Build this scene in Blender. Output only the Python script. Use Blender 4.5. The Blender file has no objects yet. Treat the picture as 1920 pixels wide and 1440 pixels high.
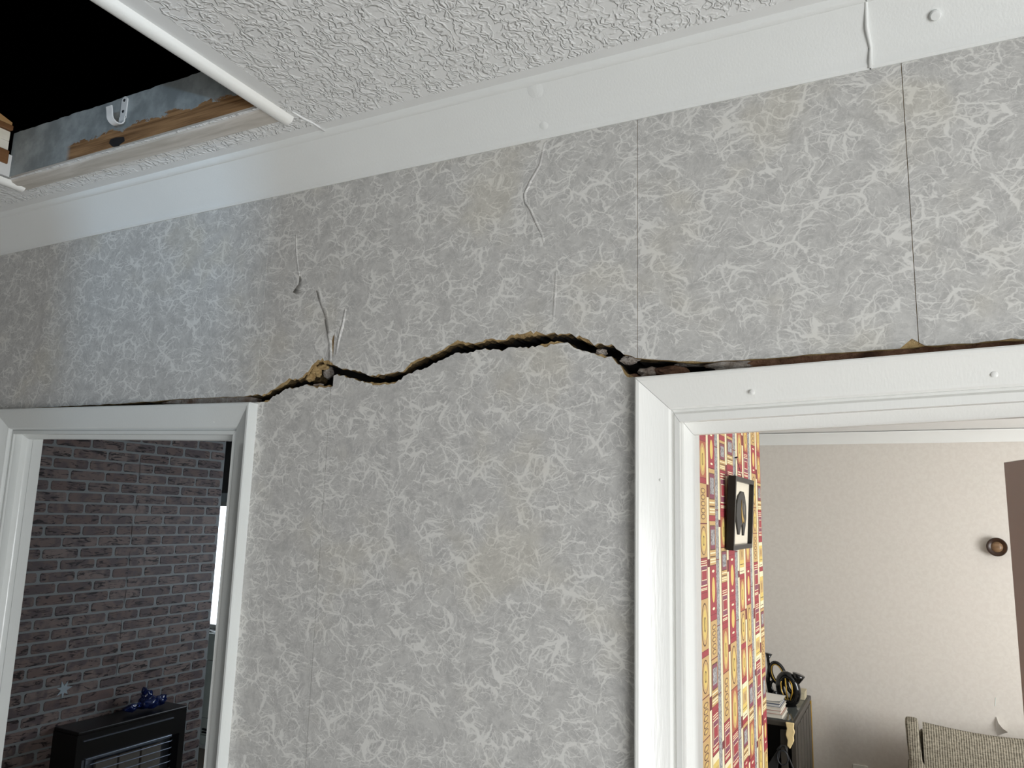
import bpy, bmesh, math, random
from mathutils import Vector, Matrix
from mathutils.geometry import tessellate_polygon
random.seed(7)
S = bpy.context.scene
COL = S.collection

# ------------------------------------------------------------------ camera
RX = Vector((0.89179761, 0.45162544, 0.02704612))
UP = Vector((0.05143082, -0.16058602, 0.98568098))
FW = Vector((-0.44950184, 0.87763694, 0.16643769))
CAM = Vector((0.0, -1.0, 2.0))
cd = bpy.data.cameras.new('camera'); cam = bpy.data.objects.new('camera', cd); COL.objects.link(cam)
m = Matrix((RX, UP, -FW)).transposed().to_4x4(); m.translation = CAM
cam.matrix_world = m
cd.sensor_width = 36.0; cd.lens = 27.0; cd.clip_start = 0.01
S.camera = cam

# ------------------------------------------------------------------ light
W = bpy.data.worlds.new('sky'); S.world = W; W.use_nodes = True
W.node_tree.nodes['Background'].inputs[0].default_value = (0.80, 0.90, 1.0, 1)
W.node_tree.nodes['Background'].inputs[1].default_value = 3.0
def area(name, loc, aim, sx, sy, power, color, spread=180):
    l = bpy.data.lights.new(name, 'AREA'); l.shape = 'RECTANGLE'; l.size = sx; l.size_y = sy
    l.energy = power; l.color = color; l.spread = math.radians(spread)
    o = bpy.data.objects.new(name, l); COL.objects.link(o); o.location = loc
    o.rotation_euler = (Vector(aim) - Vector(loc)).to_track_quat('-Z', 'Y').to_euler()
    return o
area('hall_window_light', (1.52, -1.70, 1.10), (-.2, -.9, 1.5), 1.6, 1.7, 51, (1.0, 0.99, 0.97))
area('lounge_window_light', (2.45, 2.9, 1.5), (0.0, 3.6, 1.3), 1.7, 1.3, 86, (1.0, 0.985, 0.96))
area('blue_patch_light', (1.2246, -3.5, 1.75), (-1.30, 0.0, 2.42), 0.03, 0.09, 48, (0.50, 0.74, 1.0))  # unseen source, added to throw the blue patch on the front wall
area('kitchen_window_light', (-2.5, 4.33, 1.55), (-4.1, 2.4, 1.5), 1.0, 1.1, 11, (0.80, 0.89, 1.0))
S.view_settings.view_transform = 'Standard'; S.view_settings.look = 'None'
S.view_settings.exposure = 0.0; S.view_settings.gamma = 1.0
S.view_settings.use_curve_mapping = False

# ------------------------------------------------------------------ helpers
def ray(px, py):
    return RX * (px - 960) + UP * (720 - py) + FW * 1440
def on(ax, v, px, py):                      # the point of a plane x/y/z = v seen at a pixel of the photograph
    d = ray(px, py); i = 'xyz'.index(ax); return CAM + d * ((v - CAM[i]) / d[i])
def wz(px, py, y=0.0):
    p = on('y', y, px, py); return (p.x, p.z)

class MB:
    def __init__(s): s.v = []; s.f = []; s.m = []
    def face(s, pts, mi=0):
        n = len(s.v); s.v += [tuple(p) for p in pts]; s.f.append(tuple(range(n, n + len(pts)))); s.m.append(mi)
    def box(s, x0, x1, y0, y1, z0, z1, mi=0):
        n = len(s.v)
        s.v += [(x0,y0,z0),(x1,y0,z0),(x1,y1,z0),(x0,y1,z0),(x0,y0,z1),(x1,y0,z1),(x1,y1,z1),(x0,y1,z1)]
        for f in ((0,3,2,1),(4,5,6,7),(0,1,5,4),(1,2,6,5),(2,3,7,6),(3,0,4,7)):
            s.f.append(tuple(n + i for i in f)); s.m.append(mi)
        return s
    def grid(s, rows, mi=0, closed=False):  # list of equal-length point rows
        n = len(s.v); k = len(rows[0])
        for r in rows: s.v += [tuple(p) for p in r]
        for i in range(len(rows) - 1):
            for j in range(k if closed else k - 1):
                a = n + i*k + j; b = n + i*k + (j+1) % k
                s.f.append((a, b, b + k, a + k)); s.m.append(mi)
        return s
    def tube(s, pts, r, seg=8, mi=0, cap=True):
        pts = [Vector(p) for p in pts]; rows = []; up = None
        for i, p in enumerate(pts):
            t = (pts[min(i+1, len(pts)-1)] - pts[max(i-1, 0)]).normalized()
            if up is None: up = t.orthogonal().normalized()
            up = (up - t * up.dot(t)).normalized(); sd = t.cross(up)
            rr = r[i] if isinstance(r, (list, tuple)) else r
            rows.append([p + (up*math.cos(a) + sd*math.sin(a))*rr for a in [2*math.pi*k/seg for k in range(seg)]])
        s.grid(rows, mi, True)
        if cap: s.face(rows[0][::-1], mi); s.face(rows[-1], mi)
        return s
    def lathe(s, prof, seg=24, M=None, mi=0):
        rows = []
        for r, h in prof:
            row = [Vector((r*math.cos(2*math.pi*k/seg), r*math.sin(2*math.pi*k/seg), h)) for k in range(seg)]
            rows.append([(M @ p) if M else p for p in row])
        s.grid(rows, mi, True); return s
    def prism(s, outline, h0, h1, fn, mi=0):   # outline (a,b) -> fn(a,b,h)
        n = len(outline)
        A = [fn(a, b, h0) for a, b in outline]; B = [fn(a, b, h1) for a, b in outline]
        tr = tessellate_polygon([[Vector((a, b, 0)) for a, b in outline]])
        for t in tr:
            s.face([A[i] for i in t], mi); s.face([B[i] for i in reversed(t)], mi)
        for i in range(n): s.face([A[i], A[(i+1) % n], B[(i+1) % n], B[i]], mi)
        return s
    def build(s, name, mats, parent=None, smooth=False, bevel=0, weld=True, auto=None, seg=2):
        me = bpy.data.meshes.new(name); me.from_pydata(s.v, [], s.f)
        for mt in (mats if isinstance(mats, (list, tuple)) else [mats]): me.materials.append(mt)
        me.polygons.foreach_set('material_index', s.m)
        bm = bmesh.new(); bm.from_mesh(me)
        if weld: bmesh.ops.remove_doubles(bm, verts=bm.verts, dist=1e-5)
        bmesh.ops.recalc_face_normals(bm, faces=bm.faces)
        if bevel:
            es = [e for e in bm.edges if len(e.link_faces) == 2 and e.calc_face_angle(0) > 0.5]
            bmesh.ops.bevel(bm, geom=es, offset=bevel, segments=seg, affect='EDGES', profile=0.5)
        if auto is not None:
            for f in bm.faces: f.smooth = True
            for e in bm.edges:
                if len(e.link_faces) == 2 and e.calc_face_angle(0) > auto: e.smooth = False
        elif smooth:
            for f in bm.faces: f.smooth = True
        bm.to_mesh(me); bm.free()
        o = bpy.data.objects.new(name, me); COL.objects.link(o)
        if parent: o.parent = parent
        return o
def bx(name, x0, x1, y0, y1, z0, z1, mat, parent=None, bevel=0, seg=2):
    return MB().box(x0, x1, y0, y1, z0, z1).build(name, mat, parent, bevel=bevel, seg=seg)
def empty(name, loc=(0, 0, 0)):
    o = bpy.data.objects.new(name, None); COL.objects.link(o); o.location = loc; o.empty_display_size = 0.05
    return o
def tag(o, label, cat=None, group=None, kind=None):
    if label: o['label'] = label
    if cat: o['category'] = cat
    if group: o['group'] = group
    if kind: o['kind'] = kind
    return o
def struct(o, label=None):
    o['kind'] = 'structure'
    if label: o['label'] = label
    return o
def adopt(parent, *kids):                   # parent without moving (parents carry only a location)
    for k in kids:
        k.parent = parent; k.matrix_parent_inverse = Matrix.Translation(parent.location).inverted()

# ------------------------------------------------------------------ materials
def srgb(r, g, b):
    return tuple((c/255/12.92 if c/255 <= .04045 else ((c/255+.055)/1.055)**2.4) for c in (r, g, b)) + (1,)
class NT:
    def __init__(s, name):
        s.mat = bpy.data.materials.new(name); s.mat.use_nodes = True
        s.n = s.mat.node_tree.nodes; s.l = s.mat.node_tree.links; s.b = s.n['Principled BSDF']; s.dim = '3D'
    def add(s, t, **kw):
        n = s.n.new(t)
        for k, v in kw.items():
            if k.startswith('i_'):
                key = k[2:].replace('_', ' '); n.inputs[key].default_value = v
            else: setattr(n, k, v)
        return n
    def link(s, a, b): s.l.new(a, b)
    def math(s, op, a, b=None, c=None):
        n = s.n.new('ShaderNodeMath'); n.operation = op
        for i, v in enumerate((a, b, c)):
            if v is None: continue
            if isinstance(v, (int, float)): n.inputs[i].default_value = v
            else: s.l.new(v, n.inputs[i])
        return n.outputs[0]
    def mix(s, f, a, b):
        n = s.n.new('ShaderNodeMix'); n.data_type = 'RGBA'
        for k, v in (('Factor', f), ('A', a), ('B', b)):
            i = [x for x in n.inputs if x.name == k and (x.type == 'RGBA' or (k == 'Factor' and x.type == 'VALUE'))][0]
            if isinstance(v, (int, float, tuple)): i.default_value = v
            else: s.l.new(v, i)
        return [o for o in n.outputs if o.type == 'RGBA'][0]
    def smooth(s, v, lo, hi):
        n = s.n.new('ShaderNodeMapRange'); n.interpolation_type = 'SMOOTHSTEP'
        n.inputs[1].default_value = lo; n.inputs[2].default_value = hi
        s.l.new(v, n.inputs[0]); return n.outputs[0]
    def coord(s, scale=(1, 1, 1), rot=(0, 0, 0), which='Object'):
        t = s.n.new('ShaderNodeTexCoord'); mp = s.n.new('ShaderNodeMapping')
        mp.inputs['Scale'].default_value = scale; mp.inputs['Rotation'].default_value = rot
        s.l.new(t.outputs[which], mp.inputs[0]); return mp.outputs[0]
    def flat(s, co, a='X', b='Z'):
        sp = s.n.new('ShaderNodeSeparateXYZ'); cb = s.n.new('ShaderNodeCombineXYZ'); s.l.new(co, sp.inputs[0])
        s.l.new(sp.outputs[a], cb.inputs[0]); s.l.new(sp.outputs[b], cb.inputs[1]); s.dim = '2D'; return cb.outputs[0]
    def noise(s, co, scale, detail=3, rough=.5, dist=0):
        n = s.add('ShaderNodeTexNoise', noise_dimensions=s.dim, i_Scale=scale, i_Detail=detail, i_Roughness=rough, i_Distortion=dist)
        s.l.new(co, n.inputs['Vector']); return n
    def bump(s, h, strength, dist):
        n = s.add('ShaderNodeBump', i_Strength=strength, i_Distance=dist); s.l.new(h, n.inputs['Height'])
        s.l.new(n.outputs[0], s.b.inputs['Normal']); return n
    def set(s, rough=None, spec=None, metal=None, color=None):
        if rough is not None: s.b.inputs['Roughness'].default_value = rough
        if spec is not None: s.b.inputs['Specular IOR Level'].default_value = spec
        if metal is not None: s.b.inputs['Metallic'].default_value = metal
        if color is not None:
            if isinstance(color, tuple): s.b.inputs['Base Color'].default_value = color
            else: s.l.new(color, s.b.inputs['Base Color'])
        return s.mat
def plain(name, rgb, rough=.5, vary=.06, scale=30, metal=0, bump=0, spec=.5):
    t = NT(name); c = srgb(*rgb); co = t.coord()
    n = t.noise(co, scale, 4)
    dk = tuple(x*(1-vary) for x in c[:3]) + (1,); lt = tuple(min(1, x*(1+vary)) for x in c[:3]) + (1,)
    if bump: t.bump(n.outputs['Fac'], bump, .002)
    return t.set(rough, spec, metal, t.mix(n.outputs['Fac'], dk, lt))

def wallpaper():
    t = NT('marbled_wallpaper'); co = t.flat(t.coord())
    warp = t.noise(co, 17, 1, .5)
    sub = t.add('ShaderNodeVectorMath', operation='MULTIPLY_ADD'); t.link(warp.outputs['Color'], sub.inputs[0])
    sub.inputs[1].default_value = (.036, .036, 0); t.link(co, sub.inputs[2])
    warp2 = t.noise(co, 85, 2, .6)
    sub2 = t.add('ShaderNodeVectorMath', operation='MULTIPLY_ADD'); t.link(warp2.outputs['Color'], sub2.inputs[0])
    sub2.inputs[1].default_value = (.0085, .0085, 0); t.link(sub.outputs[0], sub2.inputs[2])
    P = sub2.outputs[0]
    wm = t.noise(co, 24, 4, .65).outputs['Fac']            # where veins swell
    def veins(scale, w0, w1, seed, soft):
        mp = t.add('ShaderNodeMapping'); mp.inputs['Location'].default_value = (seed, seed*.7, 0)
        mp.inputs['Rotation'].default_value = (0, 0, .55); mp.inputs['Scale'].default_value = (1, 1.5, 1)
        t.link(P, mp.inputs[0])
        v = t.add('ShaderNodeTexVoronoi', voronoi_dimensions='2D', feature='DISTANCE_TO_EDGE', i_Scale=scale); t.link(mp.outputs[0], v.inputs['Vector'])
        w = t.math('MULTIPLY_ADD', wm, w1, w0)
        d = t.math('SUBTRACT', w, v.outputs['Distance'])
        return t.smooth(t.math('DIVIDE', d, soft), -.4, .9)
    a = veins(25, -.14, .36, 0.0, .04); b = veins(52, -.10, .30, 3.1, .06); d3 = veins(100, -.10, .32, 7.7, .09)
    v = t.math('MAXIMUM', a, t.math('MULTIPLY', b, .85))
    v = t.math('MAXIMUM', v, t.math('MULTIPLY', d3, .55))
    fine = t.noise(co, 170, 3, .7).outputs['Fac']
    mott = t.noise(P, 48, 4, .8).outputs['Fac']
    base = t.mix(t.smooth(mott, .32, .68), srgb(174, 173, 171), srgb(194, 193, 190))
    base = t.mix(t.math('MULTIPLY', t.smooth(fine, .48, .7), .4), base, srgb(203, 202, 199))
    c = t.mix(t.math('MULTIPLY', v, .85), base, srgb(221, 220, 216))
    st = t.noise(co, 5, 3, .6).outputs['Fac']
    c = t.mix(t.math('MULTIPLY', t.smooth(st, .52, .75), .20), c, srgb(204, 194, 166))
    t.bump(fine, .2, .0008)
    return t.set(.55, .3, 0, c)
def stipple():
    t = NT('stippled_ceiling'); co = t.flat(t.coord(), 'X', 'Y')
    w = t.noise(co, 38, 2, .6)
    s1 = t.add('ShaderNodeVectorMath', operation='MULTIPLY_ADD'); t.link(w.outputs['Color'], s1.inputs[0])
    s1.inputs[1].default_value = (.03, .03, 0); t.link(co, s1.inputs[2])
    mp = t.add('ShaderNodeMapping'); mp.inputs['Rotation'].default_value = (0, 0, -.35); mp.inputs['Scale'].default_value = (1.5, .8, 1); t.link(s1.outputs[0], mp.inputs[0])
    n1 = t.noise(mp.outputs[0], 66, 1, .5).outputs['Fac']
    r1 = t.math('MAXIMUM', t.math('SUBTRACT', 1, t.math('ABSOLUTE', t.math('MULTIPLY_ADD', n1, 7, -3.7))), 0)
    n2 = t.noise(mp.outputs[0], 38, 2, .5).outputs['Fac']
    h = t.math('MULTIPLY', t.math('SMOOTH_MIN', r1, .8, .3), t.smooth(n2, .28, .6))
    t.bump(h, .8, .0032)
    return t.set(.55, .3, 0, srgb(232, 233, 232))
def gloss_paint(name, rgb, rough=.28):
    t = NT(name); co = t.coord()
    n = t.noise(co, 9, 3); brush = t.noise(t.coord((30, 30, 3)), 12, 3)
    t.bump(t.math('MULTIPLY_ADD', n.outputs['Fac'], .5, t.math('MULTIPLY', brush.outputs['Fac'], .35)), .25, .003)
    c = srgb(*rgb); d = tuple(x*.94 for x in c[:3]) + (1,)
    return t.set(rough, .5, 0, t.mix(n.outputs['Fac'], d, c))
def rough_plaster(name, c1, c2, c3):
    t = NT(name); co = t.coord(); n = t.noise(co, 70, 6, .7); n2 = t.noise(co, 19, 3)
    c = t.mix(t.smooth(n.outputs['Fac'], .35, .65), srgb(*c1), srgb(*c2))
    c = t.mix(t.smooth(n2.outputs['Fac'], .5, .7), c, srgb(*c3))
    t.bump(n.outputs['Fac'], 1.0, .01)
    return t.set(.95, .1, 0, c)
def brick_print():
    t = NT('brick_print'); info = t.add('ShaderNodeObjectInfo')
    rnd = info.outputs['Random']
    loc = t.add('ShaderNodeVectorMath', operation='MULTIPLY_ADD'); t.link(info.outputs['Location'], loc.inputs[0])
    loc.inputs[1].default_value = (3.7, 3.7, 3.7)
    t.link(t.coord(), loc.inputs[2])
    mp = t.add('ShaderNodeMapping'); mp.inputs['Rotation'].default_value = (math.radians(-28), 0, 0); mp.inputs['Scale'].default_value = (1, 13, 55)
    t.link(loc.outputs[0], mp.inputs[0])
    n = t.noise(mp.outputs[0], 1.0, 4, .6, 1.2).outputs['Fac']
    c = t.mix(rnd, srgb(122, 102, 96), srgb(146, 130, 124))
    soft = t.noise(loc.outputs[0], 14, 3).outputs['Fac']
    c = t.mix(t.smooth(soft, .4, .65), c, srgb(106, 94, 94))
    c = t.mix(t.smooth(n, .53, .63), c, srgb(52, 45, 45))
    return t.set(.5, .3, 0, c)
def cream_wall():
    t = NT('cream_wallpaper'); co = t.coord()
    n = t.noise(co, 38, 4, .6, .6).outputs['Fac']; n2 = t.noise(co, 5, 2).outputs['Fac']
    c = t.mix(t.smooth(n, .35, .65), srgb(204, 199, 191), srgb(211, 207, 199))
    c = t.mix(t.math('MULTIPLY', n2, .5), c, srgb(212, 204, 197))
    t.bump(n, .15, .001)
    return t.set(.6, .25, 0, c)
def tweed():
    t = NT('tweed_fabric'); co = t.coord()
    w1 = t.add('ShaderNodeTexWave', i_Scale=24, i_Distortion=1.0, i_Detail=2); t.link(co, w1.inputs[0])
    n = t.noise(t.coord((160, 160, 45)), 1, 3, .6).outputs['Fac']; n2 = t.noise(t.coord((40, 40, 200)), 1, 3, .6).outputs['Fac']
    f = t.math('MULTIPLY_ADD', w1.outputs['Fac'], .3, t.math('MULTIPLY_ADD', n, .5, t.math('MULTIPLY', n2, .5)))
    c = t.mix(t.smooth(f, .4, .9), srgb(78, 74, 64), srgb(170, 163, 147))
    t.bump(f, .6, .003)
    return t.set(.9, .1, 0, c)
def wood(name, c1, c2, axis=0, rough=.6):
    t = NT(name); sc = [55, 55, 55]; sc[axis] = 4
    n = t.noise(t.coord(tuple(sc)), 1, 4, .6, .8).outputs['Fac']
    t.bump(n, .4, .001)
    return t.set(rough, .3, 0, t.mix(t.smooth(n, .3, .7), srgb(*c1), srgb(*c2)))
def rail_paint():
    # old grey paint flaking off the lower edge of a timber rail
    t = NT('flaking_grey_paint'); co = t.coord()
    sx = t.add('ShaderNodeSeparateXYZ'); t.link(co, sx.inputs[0])
    n = t.noise(t.coord((7, 7, 16)), 4, 5, .65).outputs['Fac']
    zz = t.math('MULTIPLY_ADD', n, .055, sx.outputs['Z'])          # bare below a ragged height
    xb = t.smooth(sx.outputs['X'], -1.40, -1.38)
    bare = t.math('MULTIPLY', t.math('SUBTRACT', 1, t.smooth(zz, 2.700, 2.703)), xb)
    grain = t.noise(t.coord((6, 60, 160)), 1, 4, .6).outputs['Fac']
    wd = t.mix(t.smooth(grain, .35, .65), srgb(112, 82, 55), srgb(163, 127, 90))
    m2 = t.noise(co, 22, 4, .6).outputs['Fac']
    gp = t.mix(t.smooth(m2, .35, .7), srgb(128, 136, 138), srgb(160, 168, 170))
    t.bump(t.math('MULTIPLY_ADD', bare, -.6, t.math('MULTIPLY', m2, .3)), .5, .002)
    return t.set(.55, .3, 0, t.mix(bare, gp, wd))
M = {}
M['paper'] = wallpaper(); M['stipple'] = stipple()
M['ceil'] = plain('smooth_ceiling_paint', (228, 229, 228), .5, .03, 12, bump=.2)
M['cove'] = gloss_paint('cove_paint', (232, 234, 232), .38)
M['gloss'] = gloss_paint('white_gloss_paint', (240, 240, 236), .2)
M['gloss_shaded'] = gloss_paint('shaded_white_gloss_paint', (220, 223, 221), .16)  # greyer copy of the white gloss, its dark reflections put into the colour
M['plaster'] = rough_plaster('tan_plaster', (164, 137, 94), (196, 170, 124), (142, 118, 84))
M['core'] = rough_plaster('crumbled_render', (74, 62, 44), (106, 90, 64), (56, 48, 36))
M['crack_shade'] = plain('crack_shade_black', (26, 23, 20), .95, .4, 60)  # near-black: the shade deep in the crack is put into this colour
M['rubble'] = rough_plaster('grey_rubble', (150, 140, 130), (176, 170, 164), (122, 102, 88))
M['redrubble'] = rough_plaster('brown_brick_lintel', (118, 88, 70), (142, 110, 90), (88, 68, 56))
M['brick'] = brick_print(); M['mortar'] = plain('mortar_print', (146, 150, 150), .5, .06, 30)
M['cream'] = cream_wall(); M['tweed'] = tweed()
M['rail'] = rail_paint()
M['barewhite'] = wood('weathered_white_timber', (184, 178, 168), (214, 208, 200), 0)
M['brownwood'] = wood('brown_timber', (98, 66, 40), (132, 94, 62), 1)
M['tanwood'] = wood('tan_timber', (176, 138, 92), (204, 168, 120), 1)
M['creamwood'] = wood('cream_timber', (226, 220, 204), (240, 236, 224), 1)
M['felt'] = plain('black_roof_felt', (8, 8, 8), 1, .2, 20, spec=0)
M['black'] = plain('black_lacquer', (14, 13, 13), .35, .2, 20)
M['blackgloss'] = plain('black_glaze', (10, 10, 11), .08, .1, 20)
M['gold'] = plain('gold_paint', (196, 158, 66), .3, .15, 40, metal=.6)
M['steel'] = plain('dull_steel', (150, 160, 176), .3, .1, 40, metal=.9)
M['whitemetal'] = plain('white_enamel', (224, 226, 226), .3, .05, 40)
M['dark'] = plain('dark_screw', (30, 34, 40), .5, .1, 40)
M['taupe'] = plain('taupe_door_paint', (206, 218, 212), .5, .03, 8)
M['hallwall'] = plain('pale_hall_paint', (190, 189, 184), .6, .04, 8)
M['darkwall'] = plain('charcoal_wall_paint', (84, 84, 84), .7, .05, 10)
M['carpet'] = plain('beige_carpet', (152, 142, 128), .95, .2, 120, bump=.5)

# ------------------------------------------------------------------ shell
ZC = 2.636
struct(bx('floor', -7.2, 2.7, -2.9, 5.2, -.1, 0, M['carpet']))
# ceiling of the hall, with the hole of the loft hatch
HX0, HX1, HY0, HY1 = -1.575, -.893, -.95, -.168
cl = MB()
def crect(x0, x1, y0, y1, mi): cl.face([(x0,y0,ZC),(x0,y1,ZC),(x1,y1,ZC),(x1,y0,ZC)], mi)
crect(-2.6, HX0, -2.8, -.085, 0); crect(HX0, HX1, HY1, -.085, 0); crect(HX0, HX1, -2.8, HY0, 0)
crect(HX1, HX1+.052, -2.8, HY1, 1); crect(HX1, HX1+.052, HY1, -.085, 0); crect(HX1+.052, 1.7, -2.8, -.085, 0)
crect(-2.6, 1.7, -.085, .0, 1)
ceil = struct(cl.build('ceiling', [M['stipple'], M['ceil']]), 'white stippled ceiling')
sl = MB()
for a in ((-7.2,HX0,-2.9,5.2),(HX1,2.7,-2.9,5.2),(HX0,HX1,-2.9,HY0),(HX0,HX1,HY1+.03,5.2)):
    sl.box(a[0], a[1], a[2], a[3], ZC+.004, ZC+.05)
adopt(ceil, sl.build('ceiling_slab', M['ceil']))
loft = MB()
lx0, lx1, ly0, ly1, lz = -3.2, .6, -2.2, .9, 3.9
loft.box(lx0, lx1, ly0, ly1, lz, lz+.02); loft.box(lx0-.02, lx0, ly0, ly1, ZC+.05, lz); loft.box(lx1, lx1+.02, ly0, ly1, ZC+.05, lz)
loft.box(lx0, lx1, ly0-.02, ly0, ZC+.05, lz); loft.box(lx0, lx1, ly1, ly1+.02, ZC+.05, lz)
struct(loft.build('wall_loft', M['felt']), 'black roof void above the open hatch')
# hall side walls
struct(bx('wall_left', -2.62, -2.6, -2.87, 0, 0, ZC, M['darkwall']))
wr = MB()
for a in ((-2.87,-2.55,0,ZC),(-.85,0.0,0,ZC),(-2.55,-.85,0,.2),(-2.55,-.85,2.0,ZC)): wr.box(1.6, 1.7, a[0], a[1], a[2], a[3])
struct(wr.build('wall_right', M['hallwall']))
wb = MB()
for a in ((-2.6,.70,0,ZC),(.811,1.7,0,ZC),(.70,.811,0,1.835),(.70,.811,1.95,ZC)): wb.box(a[0], a[1], -2.87, -2.85, a[2], a[3])  # narrow slit added, sized to shape the blue patch of light
struct(wb.build('wall_back', M['darkwall']))

# ------------------------------------------------------------------ the cracked wall
UPX = [(-400,776),(0,768),(110,763),(150,761),(230,757),(300,752),(330,749),(400,746),(458,744),(470,741),(487,741),(499,740),(511,731),(525,724),(546,712),(563,710),(571,703),(581,693),
 (592,683),(601,678),(616,682),(626,684),(633,687),(645,691),(662,694),(680,700),(695,705),(715,703),(735,700),(756,697),(770,681),(791,672),(814,665),(832,656),(849,645),
 (878,645),(910,639),(942,638),(954,633),(985,631),(1016,628),(1030,626),(1068,626),(1086,634),(1109,646),(1147,647),(1156,656),(1176,666),(1191,671),(1237,675),(1272,678),
 (1300,680),(1360,677),(1411,674),(1538,664),(1642,657),(1758,648),(1920,637),(2700,590)]
LOX = [(483,754),(502,751),(520,740),(540,729),(557,726),(572,721),(587,724),(604,722),(625,724),(626,705),(633,702),(657,709),(692,718),(727,718),(753,712),(762,703),(779,696),
 (802,689),(814,681),(837,671),(855,661),(878,662),(910,654),(942,658),(960,651),(992,653),(1016,645),(1045,639),(1065,643),(1086,655),(1109,662),(1147,668),(1167,690),(1179,703),(1189,707)]
def roughen(pts, amp, step=.0045, r=random):
    out = []
    for (a, b), (c, d) in zip(pts, pts[1:]):
        L = math.hypot(c-a, d-b); n = max(1, int(L/step))
        for k in range(n):
            t = k/n; j = amp if k else amp*.4
            out.append((a+(c-a)*t + r.uniform(-.3, .3)*j, b+(d-b)*t + r.uniform(-1, 1)*j))
    out.append(pts[-1]); return out
lo_l = on('y', 0, 483, 754).x; hi_r = on('y', 0, 1200, 700).x
up_raw = [wz(*p) for p in UPX]
up = []
for seg in zip(up_raw, up_raw[1:]):
    inside = seg[0][0] > lo_l-.03 and seg[1][0] < hi_r+.02
    part = roughen(list(seg), .0021 if inside else .0008, .0045 if inside else .012)
    up += part[:-1]
up.append(up_raw[-1])
lo = roughen([wz(*p) for p in LOX], .0019)
for L in (up, lo):                                            # keep x rising along the line
    for i in range(1, len(L)):
        if L[i][0] <= L[i-1][0]: L[i] = (L[i-1][0]+1e-4, L[i][1])
def zat(L, x):
    for (a, b), (c, d) in zip(L, L[1:]):
        if a <= x <= c: return b + (d-b)*(x-a)/(c-a)
    return L[0][1] if x < L[0][0] else L[-1][1]
def skirt(mb, pts, ys, mis, rr, jit):                         # broken edge running into the wall
    rows = [[(x, ys[0], z) for x, z in pts]]
    for k, y in enumerate(ys[1:]):
        j = jit*(k+1)/len(ys)
        rows.append([(x, y + rr.uniform(-.2, .2)*(ys[k+1]-ys[k]), z + rr.uniform(-1, 1)*j) for x, z in pts])
    for k in range(len(ys)-1): mb.grid([rows[k], rows[k+1]], mis[k])
TOPZ = 2.60
wf = MB(); rr = random.Random(3)
outl = up + [(up[-1][0], TOPZ), (up[0][0], TOPZ)]
for t in tessellate_polygon([[Vector((a, b, 0)) for a, b in outl]]): wf.face([(outl[i][0], 0, outl[i][1]) for i in t], 0)
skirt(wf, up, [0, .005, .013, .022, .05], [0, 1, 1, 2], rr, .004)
PL, PR = -1.030, -.300
pier = lo + [(PR, lo[-1][1]), (PR, 0), (PL, 0), (PL, lo[0][1])]
for t in tessellate_polygon([[Vector((a, b, 0)) for a, b in pier]]): wf.face([(pier[i][0], 0, pier[i][1]) for i in t], 0)
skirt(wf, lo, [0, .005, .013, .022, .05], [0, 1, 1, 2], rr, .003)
# outer piers beside the doors
def side_outline(x0, x1, z0, gap):
    xs = [x0 + (x1-x0)*k/12 for k in range(13)]; return [(x0, z0), (x1, z0)] + [(x, zat(up, x)-gap) for x in reversed(xs)]
for a, b in ((-2.6, -1.76), (.49, 1.7)):
    ol = side_outline(a, b, 0, .0006)
    for t in tessellate_polygon([[Vector((p_, q_, 0)) for p_, q_ in ol]]): wf.face([(ol[i][0], 0, ol[i][1]) for i in t], 0)
wall = struct(wf.build('wall_front', [M['plaster'], M['core'], M['crack_shade']]), 'grey marbled wall split by a long jagged crack')
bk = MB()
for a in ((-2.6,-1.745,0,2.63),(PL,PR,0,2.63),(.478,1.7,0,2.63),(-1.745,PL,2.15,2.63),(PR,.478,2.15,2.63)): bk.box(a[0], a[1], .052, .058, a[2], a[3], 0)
adopt(wall, bk.build('wall_core', M['crack_shade']))
bk = MB()
for a in ((-2.6,-1.735,0,2.63),(PL,PR,0,2.63),(.478,1.7,0,2.63),(-1.735,PL,2.15,2.63),(PR,.478,2.15,2.63)): bk.box(a[0], a[1], .0585, .064, a[2], a[3], 0)
adopt(wall, bk.build('wall_rear_face', M['hallwall']))

# wallpaper drops, torn back a little along the crack
NU = [(520,548,3),(584,600,4),(600,624,6),(770,790,2),(845,880,4),(905,940,2.5),(950,1016,5),(1082,1113,4),(1290,1306,2),(1706,1727,9),(1808,1816,6),(1888,1901,6)]
NL = [(500,512,3),(590,626,3),(690,752,3.2),(1014,1052,5),(1120,1140,3),(1167,1184,4)]
def notch(L, N, sgn, seedn):
    r2 = random.Random(seedn); out = []
    xs = [(wz(a, 690)[0], wz(b, 690)[0], d/1000) for a, b, d in N]
    for x, z in L:
        d = .0003
        for a, b, dd in xs:
            if a < x < b: d = max(d, dd*(.75+.5*r2.random())*min(1, 4*min(x-a, b-x)/(b-a)+.3))
        out.append((x, z + sgn*d))
    return out
upP = notch(up, NU, 1, 1); loP = notch(lo, NL, -1, 2)
def wavy(x0, x1, L, n=0):
    return [(x0, zat(L, x0))] + [p for p in L if x0+1e-4 < p[0] < x1-1e-4] + [(x1, zat(L, x1))]
PT = .0011
def paper_strip(outline, yoff, parent=wall):
    mb = MB(); mb.prism(outline, -PT-yoff, -.00005, lambda a, b, h: (a, h, b)); o = mb.build('wallpaper_strip', M['paper']); adopt(parent, o); return o
SEAMS = [-2.6, -1.550, -1.023, -.854, -.319, .023, .556, 1.69]
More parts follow.
